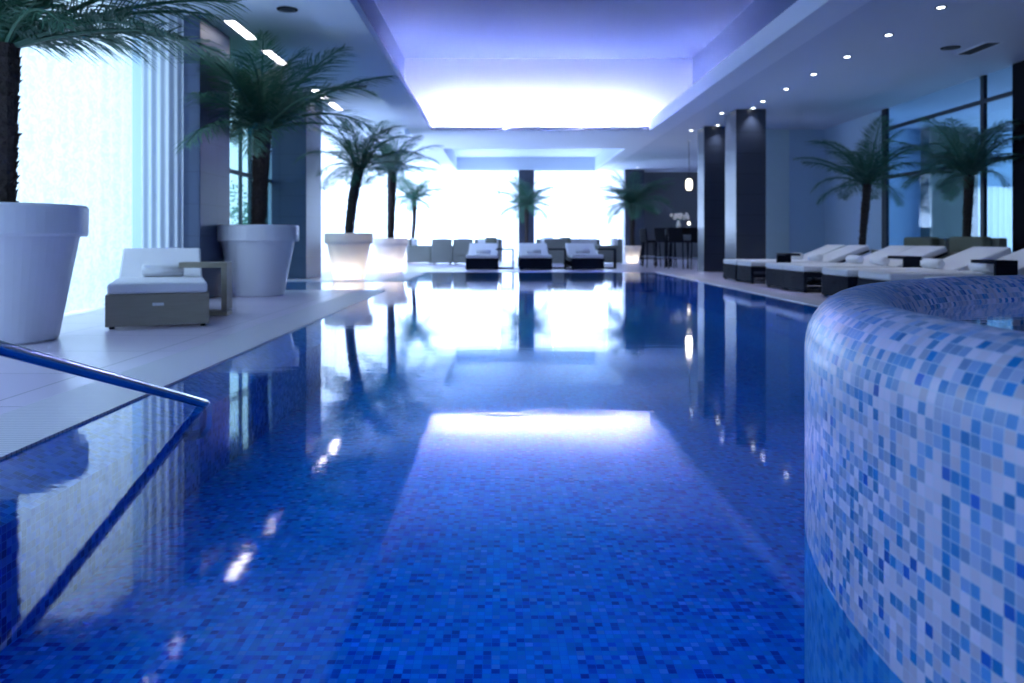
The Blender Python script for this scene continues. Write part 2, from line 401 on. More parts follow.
# right-hand back wall and return wall
struct('wall_back_right', MB().box(5.6,19.3,0,6.98,19.5,ZC), M['wall_green'])
struct('wall_niche', MB().box(6.98,19.34,0,8.0,19.5,ZC), M['wall'])
struct('wall_right', MB().box(7.85,16.45,0,8.0,19.34,ZC), M['wall'])
struct('wall_right_near', MB().box(7.78,-3,0,8.0,12.15,ZC), M['black_s'])
# room beyond the right-hand glass
struct('wall_annex_back', MB().box(8.0,19.3,0,10.15,19.5,ZC).box(11.3,19.3,2.05,13.2,19.5,ZC), M['wall'])
struct('wall_annex_panel', MB().box(10.15,18.9,0,11.30,19.5,ZC), M['olive'])
struct('wall_annex_right', MB().box(13.0,5,0,13.2,12.0,ZC), M['wall'])
struct('wall_annex_near', MB().box(8.0,5,0,13.0,5.2,ZC), M['wall'])
# far right part of the annex: curtained window
def folds(p0, p1, z0, z1, n, amp, name, m, label=None, cat='curtain', group=None, nz=5, irr=.3, seed=1, gather=0):
    rnd = random.Random(seed)
    d = Vector((p1[0]-p0[0], p1[1]-p0[1], 0)); Lh = d.length; d.normalize(); nrm = Vector((-d.y, d.x, 0))
    K = n*8; vs = []; fs = []
    ph = [rnd.uniform(-irr, irr)*2 for _ in range(K+1)]
    a_ = [rnd.uniform(1-irr, 1+irr) for _ in range(n+2)]
    for j in range(nz+1):
        t = j/nz; z = z1+(z0-z1)*t
        for i in range(K+1):
            s = i/K
            k = s*n; aa = a_[int(k)]*(1-(k % 1))+a_[int(k)+1]*(k % 1)
            off = amp*aa*math.sin(2*PI*k+.4*math.sin(k*1.7+seed))*(.6+.4*t)+.3*amp*math.sin(k*2.3+t*1.5)
            q = Vector((p0[0], p0[1], 0))+d*(s*Lh)+nrm*off
            vs.append((q.x, q.y, z))
    for j in range(nz):
        for i in range(K):
            a = j*(K+1)+i; fs.append((a, a+1, a+K+2, a+K+1))
    b = MB(); b.add(vs, fs)
    o = b.build(name, m, smooth=True)
    if label: tag(o, label, cat, group)
    return o
folds((-4.38,-2.8),(-4.38,9.55),.02,3.55,44,.025,'sheer_curtain',M['sheer'],'wide sheer white lace curtain hanging behind the large white planter', seed=3)
folds((-4.26,9.50),(-3.91,9.88),.02,3.55,5,.024,'pleated_curtain',M['drape'],'white pleated drape gathered beside the nearest left pillar', seed=5)
folds((-4.30,16.75),(-4.30,23.6),.02,3.55,22,.09,'pleated_curtain',M['voile'],'white voile curtain on the left wall behind the glowing planters', seed=6)
folds((-4.30,23.6),(-4.30,30.6),.02,3.55,20,.09,'pleated_curtain',M['voile'],'farthest white voile curtain of the left wall, beside the corner', seed=8)
folds((-4.2,30.75),(-.1,30.75),.02,3.38,14,.02,'sheer_curtain',M['voile'],'bright sheer curtain on the far wall left of the dark pillar', seed=9)
folds((.0,30.62),(.66,30.62),.02,3.38,7,.06,'pleated_curtain',M['drape'],'pleated drape gathered at the left edge of the central far pillar', seed=10)
folds((1.30,30.62),(2.0,30.62),.02,3.38,7,.06,'pleated_curtain',M['drape'],'pleated drape gathered at the right edge of the central far pillar', seed=11)
folds((2.05,30.75),(4.1,30.75),.02,3.38,8,.02,'sheer_curtain',M['voile'],'bright sheer curtain on the far wall between the two dark pillars', seed=12)
folds((4.1,30.62),(4.72,30.62),.02,3.38,6,.06,'pleated_curtain',M['drape'],'pleated drape beside the far right dark pillar with the palm', seed=13)

# pillars
struct('pillar_1', MB().box(-4.35,9.95,0,-3.73,11.05,3.55), M['pillar_b'], bevel=.008)
struct('pillar_2', MB().box(-4.40,15.4,0,-3.73,16.7,3.55), M['pillar_b'], bevel=.008)
struct('pillar_3', MB().box(4.81,16.3,0,5.42,17.1,ZC), M['pillar'], bevel=.008)
struct('pillar_4', MB().box(4.78,18.75,0,5.28,19.35,ZC), M['pillar'], bevel=.008)
struct('pillar_5', MB().box(.70,30.2,0,1.29,30.9,ZB), M['pillar'], bevel=.008)
struct('pillar_6', MB().box(4.72,30.2,0,5.45,30.9,ZB), M['pillar'], bevel=.008)
# left outer wall: sill and head strips only behind the curtains
struct('wall_left', MB().box(-4.6,-3,3.40,-4.46,31.2,3.7).box(-4.6,9.9,0,-4.36,10.98,3.5).box(-4.6,15.45,0,-4.42,16.7,3.5), M['wall'])

# window between the two left pillars
def window(name, x, y0, y1, z0, z1, muls, rails, fw, fm, gm, depth=.06):
    w = tag(empty(name, (x,y0,0)), kind='structure')
    fr = MB()
    for y, t in muls: fr.box(-depth/2, y-y0-t/2, z0, depth/2, y-y0+t/2, z1)
    for z, t in rails: fr.box(-depth/2*.9, 0, z-t/2, depth/2*.9, y1-y0, z+t/2)
    f = fr.build('window_frame', fm, w, bevel=.004)
    g = MB().box(-.006,0,z0,.006,y1-y0,z1).build('window_pane', gm, w)
    return w
window('window_1', -4.42, 11.02, 15.42, 0, 3.5, [(11.05,.07),(12.6,.06),(13.62,.04),(14.15,.09),(15.1,.08)], [(.04,.08),(1.88,.07),(3.46,.08)], .06, M['frame_t'], M['glass'])
window('window_2', 7.86, 12.15, 16.42, 0, ZC, [(12.19,.08),(13.0,.10),(16.32,.20)], [(.05,.1),(2.02,.07),(3.0,.07)], .06, M['frame'], M['glass_r'])
window('window_3', 12.9, 12, 19, 0, 3.4, [(12,.1),(14,.08),(16,.08),(18.95,.1)], [(.05,.1),(3.35,.1)], .06, M['frame'], M['glass'])
# annex end window seen through the glass, right of the olive panel
folds((11.35,19.45),(13.0,19.45),.02,2.05,11,.03,'sheer_curtain',M['voile'],'bright curtain in the side room seen through the right-hand glass', seed=15)

# garden outside the left window
def leaves(name, x0, x1, y0, y1, z0, z1, n, m, label, seed, sz=.12):
    rnd = random.Random(seed); b = MB()
    for _ in range(n):
        c = Vector((rnd.uniform(x0,x1), rnd.uniform(y0,y1), z0+(z1-z0)*rnd.random()**1.2*(.75+.25*math.sin(rnd.random()*9))))
        d = Vector((rnd.uniform(-1,1), rnd.uniform(-1,1), rnd.uniform(-.7,1))).normalized()*sz*rnd.uniform(.6,1.5)
        e = d.orthogonal().normalized()*sz*.35
        b.add([c, c+d*.5+e, c+d, c+d*.5-e], [(0,1,2,3)])
    return tag(b.build(name, m), label, 'shrubs', kind='stuff')
struct('ground', MB().box(-30,-10,-.3,-4.6,45,-.05), plain('lawn', (.05,.14,.06,1), .9, var=.3))
leaves('foliage', -9.5, -8, 14, 34, -.05, 2.6, 6000, M['leaf2'], 'green garden shrubs seen through the left window', 4)

# ------------------------------------------------------------------ lamps of the place and added lights
def light(kind, name, loc, rot, power, col, **k):
    l = bpy.data.lights.new(name, kind); l.energy = power; l.color = col
    for a, v in k.items(): setattr(l, a, v)
    o = bpy.data.objects.new(name, l); C.objects.link(o); o.location = loc; o.rotation_euler = rot
    return o
DAY = (.50,.64,1.0)
def daylight(loc, rot, w, h, L):
    light('AREA', 'daylight', loc, rot, L*PI*w*h, DAY, shape='RECTANGLE', size=w, size_y=h)
# outside the curtained windows, shining in
daylight((-5.0,3.5,1.75), (PI/2,0,-PI/2), 12.6, 3.3, 1.3)
daylight((-4.95,24.2,1.75), (PI/2,0,-PI/2), 12.8, 3.3, 4.2)
daylight((.2,31.7,1.75), (PI/2,0,PI), 9.4, 3.3, 6.0)
daylight((12.4,20.0,1.7), (PI/2,0,PI), 1.2, 3.2, .7)
daylight((13.6,15.5,1.7), (PI/2,0,PI/2), 6.8, 3.2, 1.2)  # added to brighten the side room, outside its unseen window

# cove lamps in the recess
def cove(y0, y1, x0, x1, lab, lip=-1, z=3.425):
    t = tag(empty('cove_light', ((x0+x1)/2,(y0+y1)/2,z)), lab, 'light', 'cove lamps in the ceiling recess')
    dx, dy = (x1-x0)/2, (y1-y0)/2
    along_x = dx > dy; h = max(dx, dy)
    def bx(a0, z0, a1, z1, name, m, hh):      # a: across the tray, positive on the side of the wall
        lo, hi = min(-lip*a0, -lip*a1), max(-lip*a0, -lip*a1)
        b = MB()
        if along_x: b.box(-hh,lo,z0,hh,hi,z1)
        else: b.box(lo,-hh,z0,hi,hh,z1)
        return b.build(name, m, t)
    bx(-.05,0,.06,.004,'tray',M['plate'],h+.08)
    r = MB()
    for (a0, z0, a1, z1) in ((-.05,.004,-.044,.07),(-.05,.064,.026,.07)):
        lo, hi = min(-lip*a0, -lip*a1), max(-lip*a0, -lip*a1)
        if along_x: r.box(-h-.08,lo,z0,h+.08,hi,z1)
        else: r.box(lo,-h-.02,z0,hi,h+.02,z1)
    r.build('light_shield', M['plate'], t)  # hood and lip added to shape the glow and keep it off the ceiling
    pts = [(-h,0,.026),(h,0,.026)] if along_x else [(0,-h,.026),(0,h,.026)]
    MB().tube(pts, .018, 8).build('tube', M['tube'], t)
for i, (a, c) in enumerate(((-1.75,.0),(.22,1.85),(2.07,3.75))):
    cove(19.52,19.56,a,c,['left','middle','right'][i]+' of the three bright lamps along the far end of the ceiling recess')
cove(17.3,19.3,-1.88,-1.84,'bright cove lamp on the left edge of the ceiling recess', 1, 3.485)
cove(17.3,19.3,4.28,4.32,'bright cove lamp on the right edge of the ceiling recess', -1, 3.485)
# added lamps out of view overhead, copying the far end, to brighten the pool
for i, (a, c) in enumerate(((-1.75,.0),(.22,1.85),(2.07,3.75))):
    cove(1.25,1.29,a,c,['left','middle','right'][i]+' added unseen cove lamp at the near end of the ceiling recess', 1)

# downlights
def downlight(x, y, z, lab, group, power=28, r=.042):
    t = tag(empty('downlight', (x,y,z)), lab, 'light', group)
    MB().lathe([(r,-.004),(r+.022,-.004),(r+.022,.0),(r,.0)], 20).build('trim_ring', M['dark'], t)
    MB().lathe([(0.0005,-.003),(r,-.003)], 20).build('lens', M['lens'], t)
    l = light('SPOT', 'downlight_beam', (0,0,-.02), (0,0,0), power, (.80,.88,1.0), spot_size=1.6, spot_blend=.8, shadow_soft_size=.05); l.parent = t
ords = ['first','second','third','fourth','fifth','sixth','seventh']
for k, y in enumerate((9.18,10.42,11.66,12.9,14.15,15.4)):
    downlight(5.06, y, ZC, ords[k]+' recessed downlight from the front in the row over the right loungers', 'downlights over the right loungers')
downlight(5.12,16.18,ZC,'small recessed downlight close against the front of the nearer right pillar','downlights around the right pillars')
downlight(4.67,16.85,ZC,'small recessed downlight beside the pool-side face of the nearer right pillar','downlights around the right pillars')
downlight(5.06,18.6,ZC,'small recessed downlight against the front of the farther right pillar','downlights around the right pillars')
downlight(4.66,19.5,ZC,'small recessed downlight beside the pool-side face of the farther right pillar','downlights around the right pillars')
downlight(5.06,29.4,ZC,'tiny downlight in front of the far right pillar with the palm','downlights around the right pillars')
# slot lamps, left ceiling
for k, (a, c, w) in enumerate(((7.8,8.7,'nearest'),(10.2,11.15,'second from the front'),(11.8,12.8,'third from the front'),(14.9,15.8,'fourth from the front'),(16.3,17.2,'farthest'))):
    t = tag(empty('ceiling_light', (-3.45,(a+c)/2,3.55)), w+' of the glowing slots in the left ceiling along the windows', 'light', 'slot lamps in the left ceiling')
    h = (c-a)/2
    MB().box(-.10,-h-.02,-.006,-.07,h+.02,0).box(.07,-h-.02,-.006,.10,h+.02,0).box(-.07,-h-.02,-.006,.07,-h,0).box(-.07,h,-.006,.07,h+.02,0).build('surround', M['plate'], t)
    MB().box(-.07,-h,-.004,.07,h,0).build('diffuser', M['slot'], t)
# vents and speakers
for (x, y, z, lab) in ((-2.58,9.7,3.55,'dark round ceiling speaker above the tall left planter'),(-2.55,14.6,3.55,'dark round ceiling speaker above the first glowing planter'),(6.25,11.1,ZC,'dark round ceiling speaker beside the rectangular vent')):
    t = tag(empty('ceiling_speaker', (x,y,z)), lab, 'speaker', 'round ceiling speakers')
    MB().lathe([(.10,-.008),(.125,-.008),(.125,0),(.10,0)], 24).build('rim', M['black_s'], t)
    MB().lathe([(.0005,-.004),(.10,-.004)], 24).build('grille', M['dark'], t)
t = tag(empty('ceiling_vent', (6.67,11.15,ZC)), 'rectangular slatted air vent in the right ceiling', 'vent')
b = MB(); b.box(-.13,-.38,-.008,-.10,.38,0); b.box(.10,-.38,-.008,.13,.38,0); b.box(-.1,-.38,-.008,.1,-.35,0); b.box(-.1,.35,-.008,.1,.38,0)
b.build('vent_frame', M['ceil'], t)
b = MB(); b.box(-.1,-.35,-.003,.1,.35,0); b.build('backing', M['dark'], t)
b = MB()
for k in range(4): b.box(-.075+k*.045,-.35,-.009,-.065+k*.045,.35,-.003)
b.build('slats', M['dark'], t)

# ------------------------------------------------------------------ hot tub
def hot_tub():
    cx, cy, R, w = 2.83, 1.42, 2.14, .25
    t = tag(empty('hot_tub', (cx,cy,ZP)), 'large round raised whirlpool tub covered in white and blue mosaic', 'hot tub')
    r = w/2; zt = .605; zc = zt-r*1.15
    prof = [(R,0.0)]
    for k in range(1, 12): prof.append((R, (zc-ZP)*k/12))
    for k in range(0, 17):
        a = PI*k/16
        prof.append((R-r+r*math.cos(a), zc-ZP+r*1.15*math.sin(a)))
    prof += [(R-w, .30-ZP), (R-w, .12-ZP)]
    MB().lathe(prof, 160).build('tub_wall', M['tub'], t, smooth=True)
    MB().lathe([(R-w,.12-ZP),(R-w-.5,.12-ZP),(R-w-.55,-.2-ZP),(.001,-.2-ZP)], 96).build('tub_basin', M['tub_in'], t, smooth=False)
    MB().lathe([(R-w+.003,.515-ZP),(.001,.515-ZP)], 96).build('tub_water', M['tubwater'], t)
hot_tub()
light('POINT', 'tub_fill', (2.83,1.42,.25), (0,0,0), 14, (.72,.76,1.0), shadow_soft_size=.15)  # added fill in the basin to brighten the tub interior

# ------------------------------------------------------------------ handrail
def handrail():
    t = tag(empty('handrail', (-1.515,.6,0)), 'polished steel handrail sloping down into the left side of the pool', 'handrail')
    o = Vector((-1.515,.6,0))
    pts = [(-1.52,.6,.0),(-1.52,.6,.80),(-1.518,.63,.88),(-1.515,.70,.925),(-1.51,.80,.915)]
    a = Vector((-1.37,3.70,-.005)); s = Vector((-1.51,.80,.915))
    for k in range(1, 12): pts.append(tuple(s.lerp(a, k/12)))
    pts += [tuple(a), (-1.3685,3.73,-.02), (-1.368,3.745,-.05), (-1.372,3.75,-.12), (-1.40,3.752,-.16), (-1.50,3.755,-.18)]
    MB().tube([Vector(p)-o for p in pts], .0215, 16).build('rail', M['metal'], t, smooth=True)
    MB().lathe([(.001,.02),(.045,.02),(.05,.0),(.05,0)], 20).build('base_plate', M['metal'], t, loc=(-.005,0,0), smooth=False)
handrail()

# ------------------------------------------------------------------ palms
def frond_mesh(name, L, droop, seed, pairs=50, ll=.36):
    rnd = random.Random(seed); b = MB()
    n = 16; pts = []; x = z = 0; a = 0.0
    for i in range(n+1):
        pts.append(Vector((x, 0, z)))
        t = i/n
        a = -droop*(t**1.6)
        x += math.cos(a)*L/n; z += math.sin(a)*L/n
    b.tube(pts, [.014*(1-.8*i/n)+.002 for i in range(n+1)], 5)
    def at(s):
        q = s*n; i = min(int(q), n-1); p = pts[i].lerp(pts[i+1], q-i); return p, (pts[i+1]-pts[i]).normalized()
    for k in range(pairs):
        s = .10+.90*k/(pairs-1)
        p, d = at(min(s, .999))
        up = Vector((-d.z, 0, d.x))
        l = ll*1.0*(math.sin(PI*(.16+.80*((s-.10)/.90)))**.7)*rnd.uniform(.85,1.1)
        for sd in (-1, 1):
            fwd = .42+.5*s
            v = (d*fwd+Vector((0,sd,0))*(1.0-.25*s)+up*rnd.uniform(-.12,.25)).normalized()
            w = .0052
            side = v.cross(up).normalized()*w
            q1 = p+v*l*.5+Vector((0,0,-.03*l)); q2 = p+v*l+Vector((0,0,-.30*l))
            b.add([p-side*.5, p+side*.5, q1+side, q1-side, q2], [(0,1,2,3),(3,2,4)])
    me = b.build(name, M['leaf'])
    d = me.data; bpy.data.objects.remove(me); return d
FR = [frond_mesh('frond', 1.0, dr, i, ll=.31) for i, dr in enumerate((.55,.85,1.2,1.55,1.0,1.35))]

def pot_parts(t, rt, h, glow=False):
    """rt top radius"""
    rb = rt*.64; rim = .19*h/.9+.02; r1 = rt*.89
    m = M['pot'] if not glow else M['pot_glow']
    prof = [(.001,0),(rb-.02,0),(rb,.015),(r1,h-rim),(r1+.002,h-rim+.004),(rt-.015,h-rim),(rt,h-rim+.02),(rt,h-.02),(rt-.015,h),(rt-.05,h),(rt-.06,h-.02),(rt-.065,h-.10)]
    prof[6] = (rt-.004,h-rim+.02)
    MB().lathe(prof, 56).build('pot', m, t, smooth=False, bevel=0)
    MB().lathe([(rt-.066,h-.07),(rt*.5,h-.055),(.001,h-.05)], 32).build('soil', M['soil'], t, smooth=True)
def glow_mat():
    m, nt, out = newmat('translucent_white_plastic'); L = nt.links.new
    p = pbsdf(nt, (.78,.78,.84,1), .4)
    tl = N(nt, 'ShaderNodeBsdfTranslucent'); tl.inputs[0].default_value = (.9,.86,.80,1)
    mx = N(nt, 'ShaderNodeMixShader'); mx.inputs[0].default_value = .35
    L(p.outputs[0], mx.inputs[1]); L(tl.outputs[0], mx.inputs[2]); L(mx.outputs[0], out.inputs[0]); return m
M['pot_glow'] = glow_mat()

def palm(x, y, rt, h, trunk_top, L, nf, seed, label, glow=0, lean=(0,0), tr=.085, curve=.0, extra=(), potted=True, e0=86, e1=8):
    rnd = random.Random(seed)
    t = tag(empty('potted_palm', (x,y,0), 0), label, 'palm', 'palms in white planters' )
    if potted: pot_parts(t, rt, h, glow > 0)
    if glow:
        l = light('POINT', 'planter_lamp', (0,-rt*.2,h*.2), (0,0,0), glow, (1.0,.88,.74), shadow_soft_size=.06); l.parent = t
    # trunk
    n = int((trunk_top-h+.1)/.035); pts = []; rs = []
    for i in range(n+1):
        s = i/n
        pts.append(Vector((lean[0]*s+curve*math.sin(PI*s), lean[1]*s, h-.1+(trunk_top-h+.1)*s)))
        rs.append(tr*(.82+.30*s)*(1+.10*((i*.5) % 1))*rnd.uniform(.93,1.07))
    b = MB(); b.tube(pts, rs, 12)
    for i in range(2, n):                # old leaf bases
        for k in range(7):
            a = 2*PI*(k/7+i*.38); p = pts[i]; d = Vector((math.cos(a), math.sin(a), 0)); e = Vector((-d.y, d.x, 0))
            q = p+d*rs[i]*.92
            b.add([q-e*.022, q+e*.022, q+d*rnd.uniform(.0,.035)+e*rnd.uniform(-.01,.01)+Vector((0,0,rnd.uniform(.02,.055))), q+Vector((0,0,.03))], [(0,1,2),(0,2,3),(1,3,2)])
    b.build('trunk', M['trunk'], t)
    top = pts[-1]
    for i in range(nf):
        u = i/nf
        el = math.radians(e0+(e1-e0)*u**.9+rnd.uniform(-7,7)); az = i*2.39996+rnd.uniform(-.25,.25)
        l = L*(.72+.34*math.sin(PI*min(1,u*1.15+.1)))*rnd.uniform(.9,1.08)
        add_frond(t, top, az, el, l, FR[(i+seed) % len(FR)], rnd)
    for (az, el, l, k) in extra: add_frond(t, top, az, el, l, FR[k], rnd)
    return t
BLOCK = [(-4.7,-3.80,9.4,11.2),(-4.7,-3.70,15.2,16.8),(4.7,5.5,16.2,17.2),(.65,1.35,30.1,31),(4.65,5.5,30.1,31)]
def blocked(x, y):
    return x < -4.22 or x > 7.80 or any(a < x < b and c < y < d for a, b, c, d in BLOCK)
def add_frond(t, top, az, el, l, me, rnd):
    zt = 3.34-top.z
    if math.sin(el) > 0 and l*math.sin(el)*.86 > zt: l = zt/(math.sin(el)*.86)
    def clear(az_, l_):
        for k in (.3,.5,.7,.85,1.0):
            r = l_*k*math.cos(el*.8)*.97
            if blocked(t.location.x+top.x+math.cos(az_)*r, t.location.y+top.y+math.sin(az_)*r): return False
        return True
    done = False
    for l_ in (l, l*.8, l*.6):
        for d in (0,.3,-.3,.6,-.6,.9,-.9,1.3,-1.3):
            if clear(az+d, l_): az += d; l = l_; done = True; break
        if done: break
    else: l *= .45
    o = bpy.data.objects.new('frond', me); C.objects.link(o); o.parent = t
    o.location = top+Vector((math.cos(az)*.03, math.sin(az)*.03, -.02))
    o.rotation_euler = Euler((rnd.uniform(-.3,.3), -el, az), 'XYZ'); o.scale = (l, l, l)

palm(-3.69,5.95,.565,1.01,2.20,1.5,22,11,'big palm in a large white planter at the left edge of the photo', extra=((.0,.36,1.55,0),(-.22,.28,1.5,1),(.2,.45,1.7,0),(-.1,.20,1.45,0),(.32,.32,1.6,1),(.08,.6,1.7,1)), tr=.095, e0=88, e1=20)
palm(-3.28,10.85,.54,.95,2.26,1.85,24,22,'tall palm in a tall unlit white planter beside the dark pillar', extra=((.1,.62,1.9,0),(PI,.35,1.7,4),(PI+.3,.1,1.6,4),(PI-.5,.55,1.6,1),(-.5,.8,1.7,0),(PI-.15,.55,1.7,1),(PI+.35,.35,1.5,0)), tr=.105, lean=(.06,0), e0=86, e1=12)
palm(-2.92,15.45,.465,.88,2.15,1.35,24,33,'palm in the nearer of the two large glowing white planters', glow=7, lean=(.20,0), tr=.095, curve=-.03, e0=84, e1=-8)
palm(-2.66,19.45,.43,.80,2.45,1.45,24,44,'palm in the farther of the two large glowing white planters', glow=7, tr=.10, lean=(.04,0), e0=84, e1=-8)
palm(-3.02,27.2,.30,.55,2.15,1.25,30,55,'slim palm in a small glowing planter left of the wicker armchairs', glow=4, lean=(.10,0), tr=.07, curve=.05, e0=75, e1=-15)
palm(.95,28.6,.30,.55,2.0,1.35,30,66,'palm in front of the central far pillar behind the loungers', tr=.07, e0=75, e1=-15)
palm(4.35,26.3,.30,.56,1.95,1.5,34,77,'palm in a small glowing planter in front of the far right pillar', glow=4, tr=.08, e0=70, e1=-12)
palm(7.0,15.5,.32,.55,1.85,1.45,24,88,'dark palm behind the right loungers, nearer the pillars', tr=.07, lean=(.12,0), e0=80, e1=-5)
palm(7.52,12.92,.30,.55,1.80,1.35,22,99,'dark palm standing against the right-hand glass wall', tr=.065, lean=(.06,0), e0=80, e1=-5)

# ------------------------------------------------------------------ loungers
def lounger(mf, fb, label, group, plate=True, two=False):
    t = tag(empty('sun_lounger'), label, 'sun lounger', group)
    W = .41
    b = MB()
    b.box(-W,0,.02,W,.05,.29); b.box(-W,.05,.21,-W+.045,1.95,.29); b.box(W-.045,.05,.21,W,1.95,.29)
    b.box(-W,.05,.06,-W+.045,1.95,.09); b.box(W-.045,.05,.06,W,1.95,.09)
    b.box(-W,1.93,.02,W,1.98,.29); b.box(-W+.045,.05,.25,W-.045,1.93,.28)
    b.box(-W,1.05,.02,-W+.045,1.10,.22); b.box(W-.045,1.05,.02,W,1.10,.22)
    b.build('frame', mf, t, bevel=.006)
    for sx in (-1,1):
        for y in (.03,1.93): MB().box(sx*(W-.05)-.02,y-.01,0,sx*(W-.05)+.02,y+.03,.02).build('foot', M['black_s'], t)
    MB().box(-W+.015,-.005,.294,W-.015,1.34,.382).build('mattress', fb, t, bevel=.025, seg=3, smooth=False)
    a = math.radians(22)
    rot = Matrix.Translation((0,1.34,.294)) @ Matrix.Rotation(a, 4, 'X')
    MB().box(-W+.02,0,0,W-.02,.78,.09, mat=rot).build('backrest', fb, t, bevel=.025, seg=3)
    MB().box(-W+.03,.02,-.03,W-.03,.76,-.002, mat=rot).box(-W+.06,.5,-.30,-W+.09,.53,-.03, mat=rot).box(W-.09,.5,-.30,W-.06,.53,-.03, mat=rot).build('backrest_frame', mf, t)
    if plate: MB().box(-.045,-.006,.19,.045,0,.215).build('handle', plate if plate is not True else M['plate'], t, bevel=.002)
    return t
LB = 'black wicker loungers with white mattresses'
oak = lounger(M['oak'], M['fabric'], 'pale oak sun lounger with white cushions by the left curtain', 'oak loungers')
a_l = math.radians(22)
oak.location = (-2.918,6.83,0); oak.rotation_euler = (0,0,a_l)
blk = lounger(M['black'], M['fabric'], 'x', LB, plate=M['black_s'])
specs = []
for (x, w) in ((-.45,'left'),(.90,'middle'),(2.20,'right')):
    specs.append((x,20.05,0,w+' of the three black loungers facing the camera across the pool'))
rl = [(15.05,'farthest black lounger of the right row, beside the dark pillars'),(14.15,'second farthest black lounger of the right row'),
      (12.58,'farther lounger of the touching pair in the right row'),(11.76,'nearer lounger of the touching pair in the right row'),
      (10.32,'black lounger of the right row just past the far rim of the mosaic tub'),(9.24,'black lounger second from the front of the right row, half behind the tub rim'),
      (7.75,'nearest lounger of the right row, mostly hidden behind the tub')]
for y, lab in rl: specs.append((4.31,y,-PI/2,lab))
for i, (x, y, rz, lab) in enumerate(specs):
    o = blk if i == 0 else copy_tree(blk)
    o.location = (x,y,0); o.rotation_euler = (0,0,rz); o['label'] = lab

# rolled towels
def towel():
    b = MB(); Lh = .19; n = 26
    # outer roll with rounded ends
    b.tube([(-Lh,0,.065),(-Lh+.004,0,.065),(-Lh+.015,0,.065),(Lh-.015,0,.065),(Lh-.004,0,.065),(Lh,0,.065)], [.050,.058,.064,.064,.058,.050], 20)
    # the spiral edge at each end
    for s in (-1,1):
        pts = []
        for k in range(n):
            a = k*.55; r = .052*(1-k/n); pts.append((s*(Lh+.001), r*math.cos(a), .065+r*math.sin(a)))
        b.tube(pts, .004, 5)
    # overlapping outer flap
    b.box(-Lh+.01,-.066,.03,Lh-.01,-.058,.10)
    return b.build('rolled_towel', M['fabric'], smooth=True)
tw = towel()
tw0 = tag(tw, 'rolled white towel on the pale oak lounger', 'towel', 'rolled towels on the loungers')
def on_lounger(o, l, u, v):
    rz = l.rotation_euler.z
    o.location = (l.location.x+math.cos(rz)*u-math.sin(rz)*v, l.location.y+math.sin(rz)*u+math.cos(rz)*v, .382)
    o.rotation_euler = (0,0,rz)
on_lounger(tw, oak, .02, 1.25)
ls = [o for o in C.objects if o.name.startswith('sun_lounger') and o is not oak]
for l in ls:
    c = tw.copy(); C.objects.link(c); on_lounger(c, l, 0.0, 1.27)
    c['label'] = 'rolled white towel on the '+l['label'].replace(', mostly hidden behind the tub','').replace(', half behind the tub rim','')
    c['label'] = ' '.join(c['label'].split()[:16])

# C-shaped side tables
def side_table(m, label, group, th=.04, TH=.53):
    t = tag(empty('side_table'), label, 'table', group)
    MB().box(-.46,-.12,TH-th,0,.12,TH).build('table_top', m, t, bevel=.004)
    MB().box(-th,-.12,th,0,.12,TH-th).build('upright', m, t, bevel=.004)
    MB().box(-.40,-.12,0,0,.12,min(th,.045)).build('base', m, t, bevel=.004)
    return t
st = side_table(M['oak'], 'pale oak C-shaped side table reaching over the oak lounger', 'c-shaped side tables', .055)
st.location = (-2.71,8.02,0); st.rotation_euler = (0,0,math.radians(6))
bt = side_table(M['black'], 'x', 'c-shaped side tables')
tb = [((.36,20.9,0),0,'black C-shaped side table between the left and middle far loungers'),
      ((1.72,20.9,0),0,'black C-shaped side table between the middle and right far loungers'),
      ((3.02,20.9,0),0,'black C-shaped side table at the right end of the far lounger row'),
      ((4.80,13.55,0),PI/2,'black C-shaped side table between the far pair and the touching pair'),
      ((5.55,10.75,0),-PI/2,'black C-shaped side table beside the touching pair of loungers'),
      ((5.45,8.6,0),-PI/2,'black C-shaped side table nearest the mosaic tub, at the right edge of the photo')]
for i, (loc, rz, lab) in enumerate(tb):
    o = bt if i == 0 else copy_tree(bt)
    o.location = loc; o.rotation_euler = (0,0,rz); o['label'] = lab

# ------------------------------------------------------------------ wicker seats
def armchair(W, label, group, cush=M['fabric'], pillow=None, name='wicker_armchair'):
    t = tag(empty(name), label, 'armchair' if W < 1.3 else 'sofa', group)
    h = W/2
    b = MB(); b.box(-h,-.38,.04,h,.40,.28); b.build('base', M['wicker'], t, bevel=.01)
    MB().box(-h,.28,.28,h,.40,.78).build('back', M['wicker'], t, bevel=.015)
    for s in (-1,1): MB().box(min(s*h,s*(h-.12)),-.38,.28,max(s*h,s*(h-.12)),.28,.58).build('arm', M['wicker'], t, bevel=.015)
    [MB().box(sx*(h-.07)-.02,sy-.02,0,sx*(h-.07)+.02,sy+.02,.04).build('foot', M['black_s'], t) for sx in (-1,1) for sy in (-.33,.35)]
    n = 1 if W < 1.3 else 3; cw = (W-.24)/n
    for k in range(n):
        x0 = -h+.12+k*cw
        MB().box(x0+.005,-.37,.28,x0+cw-.005,.27,.42).build('seat_cushion', cush, t, bevel=.03, seg=3)
        MB().box(x0+.01,.12,.42,x0+cw-.01,.27,.80).build('back_cushion', cush, t, bevel=.04, seg=3)
    return t
G1 = 'wicker seats at the far end'
def place(o, x, y, rz): o.location = (x,y,0); o.rotation_euler = (0,0,rz)
place(armchair(.85,'wicker armchair with white cushions turned sideways beside the small glowing planter',G1), -2.54,25.6,-PI/2*1.0+PI)
place(armchair(.62,'left one of the wicker armchairs seen from behind at the far end',G1), -1.79,25.0,PI)
place(armchair(.62,'wicker armchair seen from behind, second from the small glowing planter',G1), -1.14,25.0,PI)
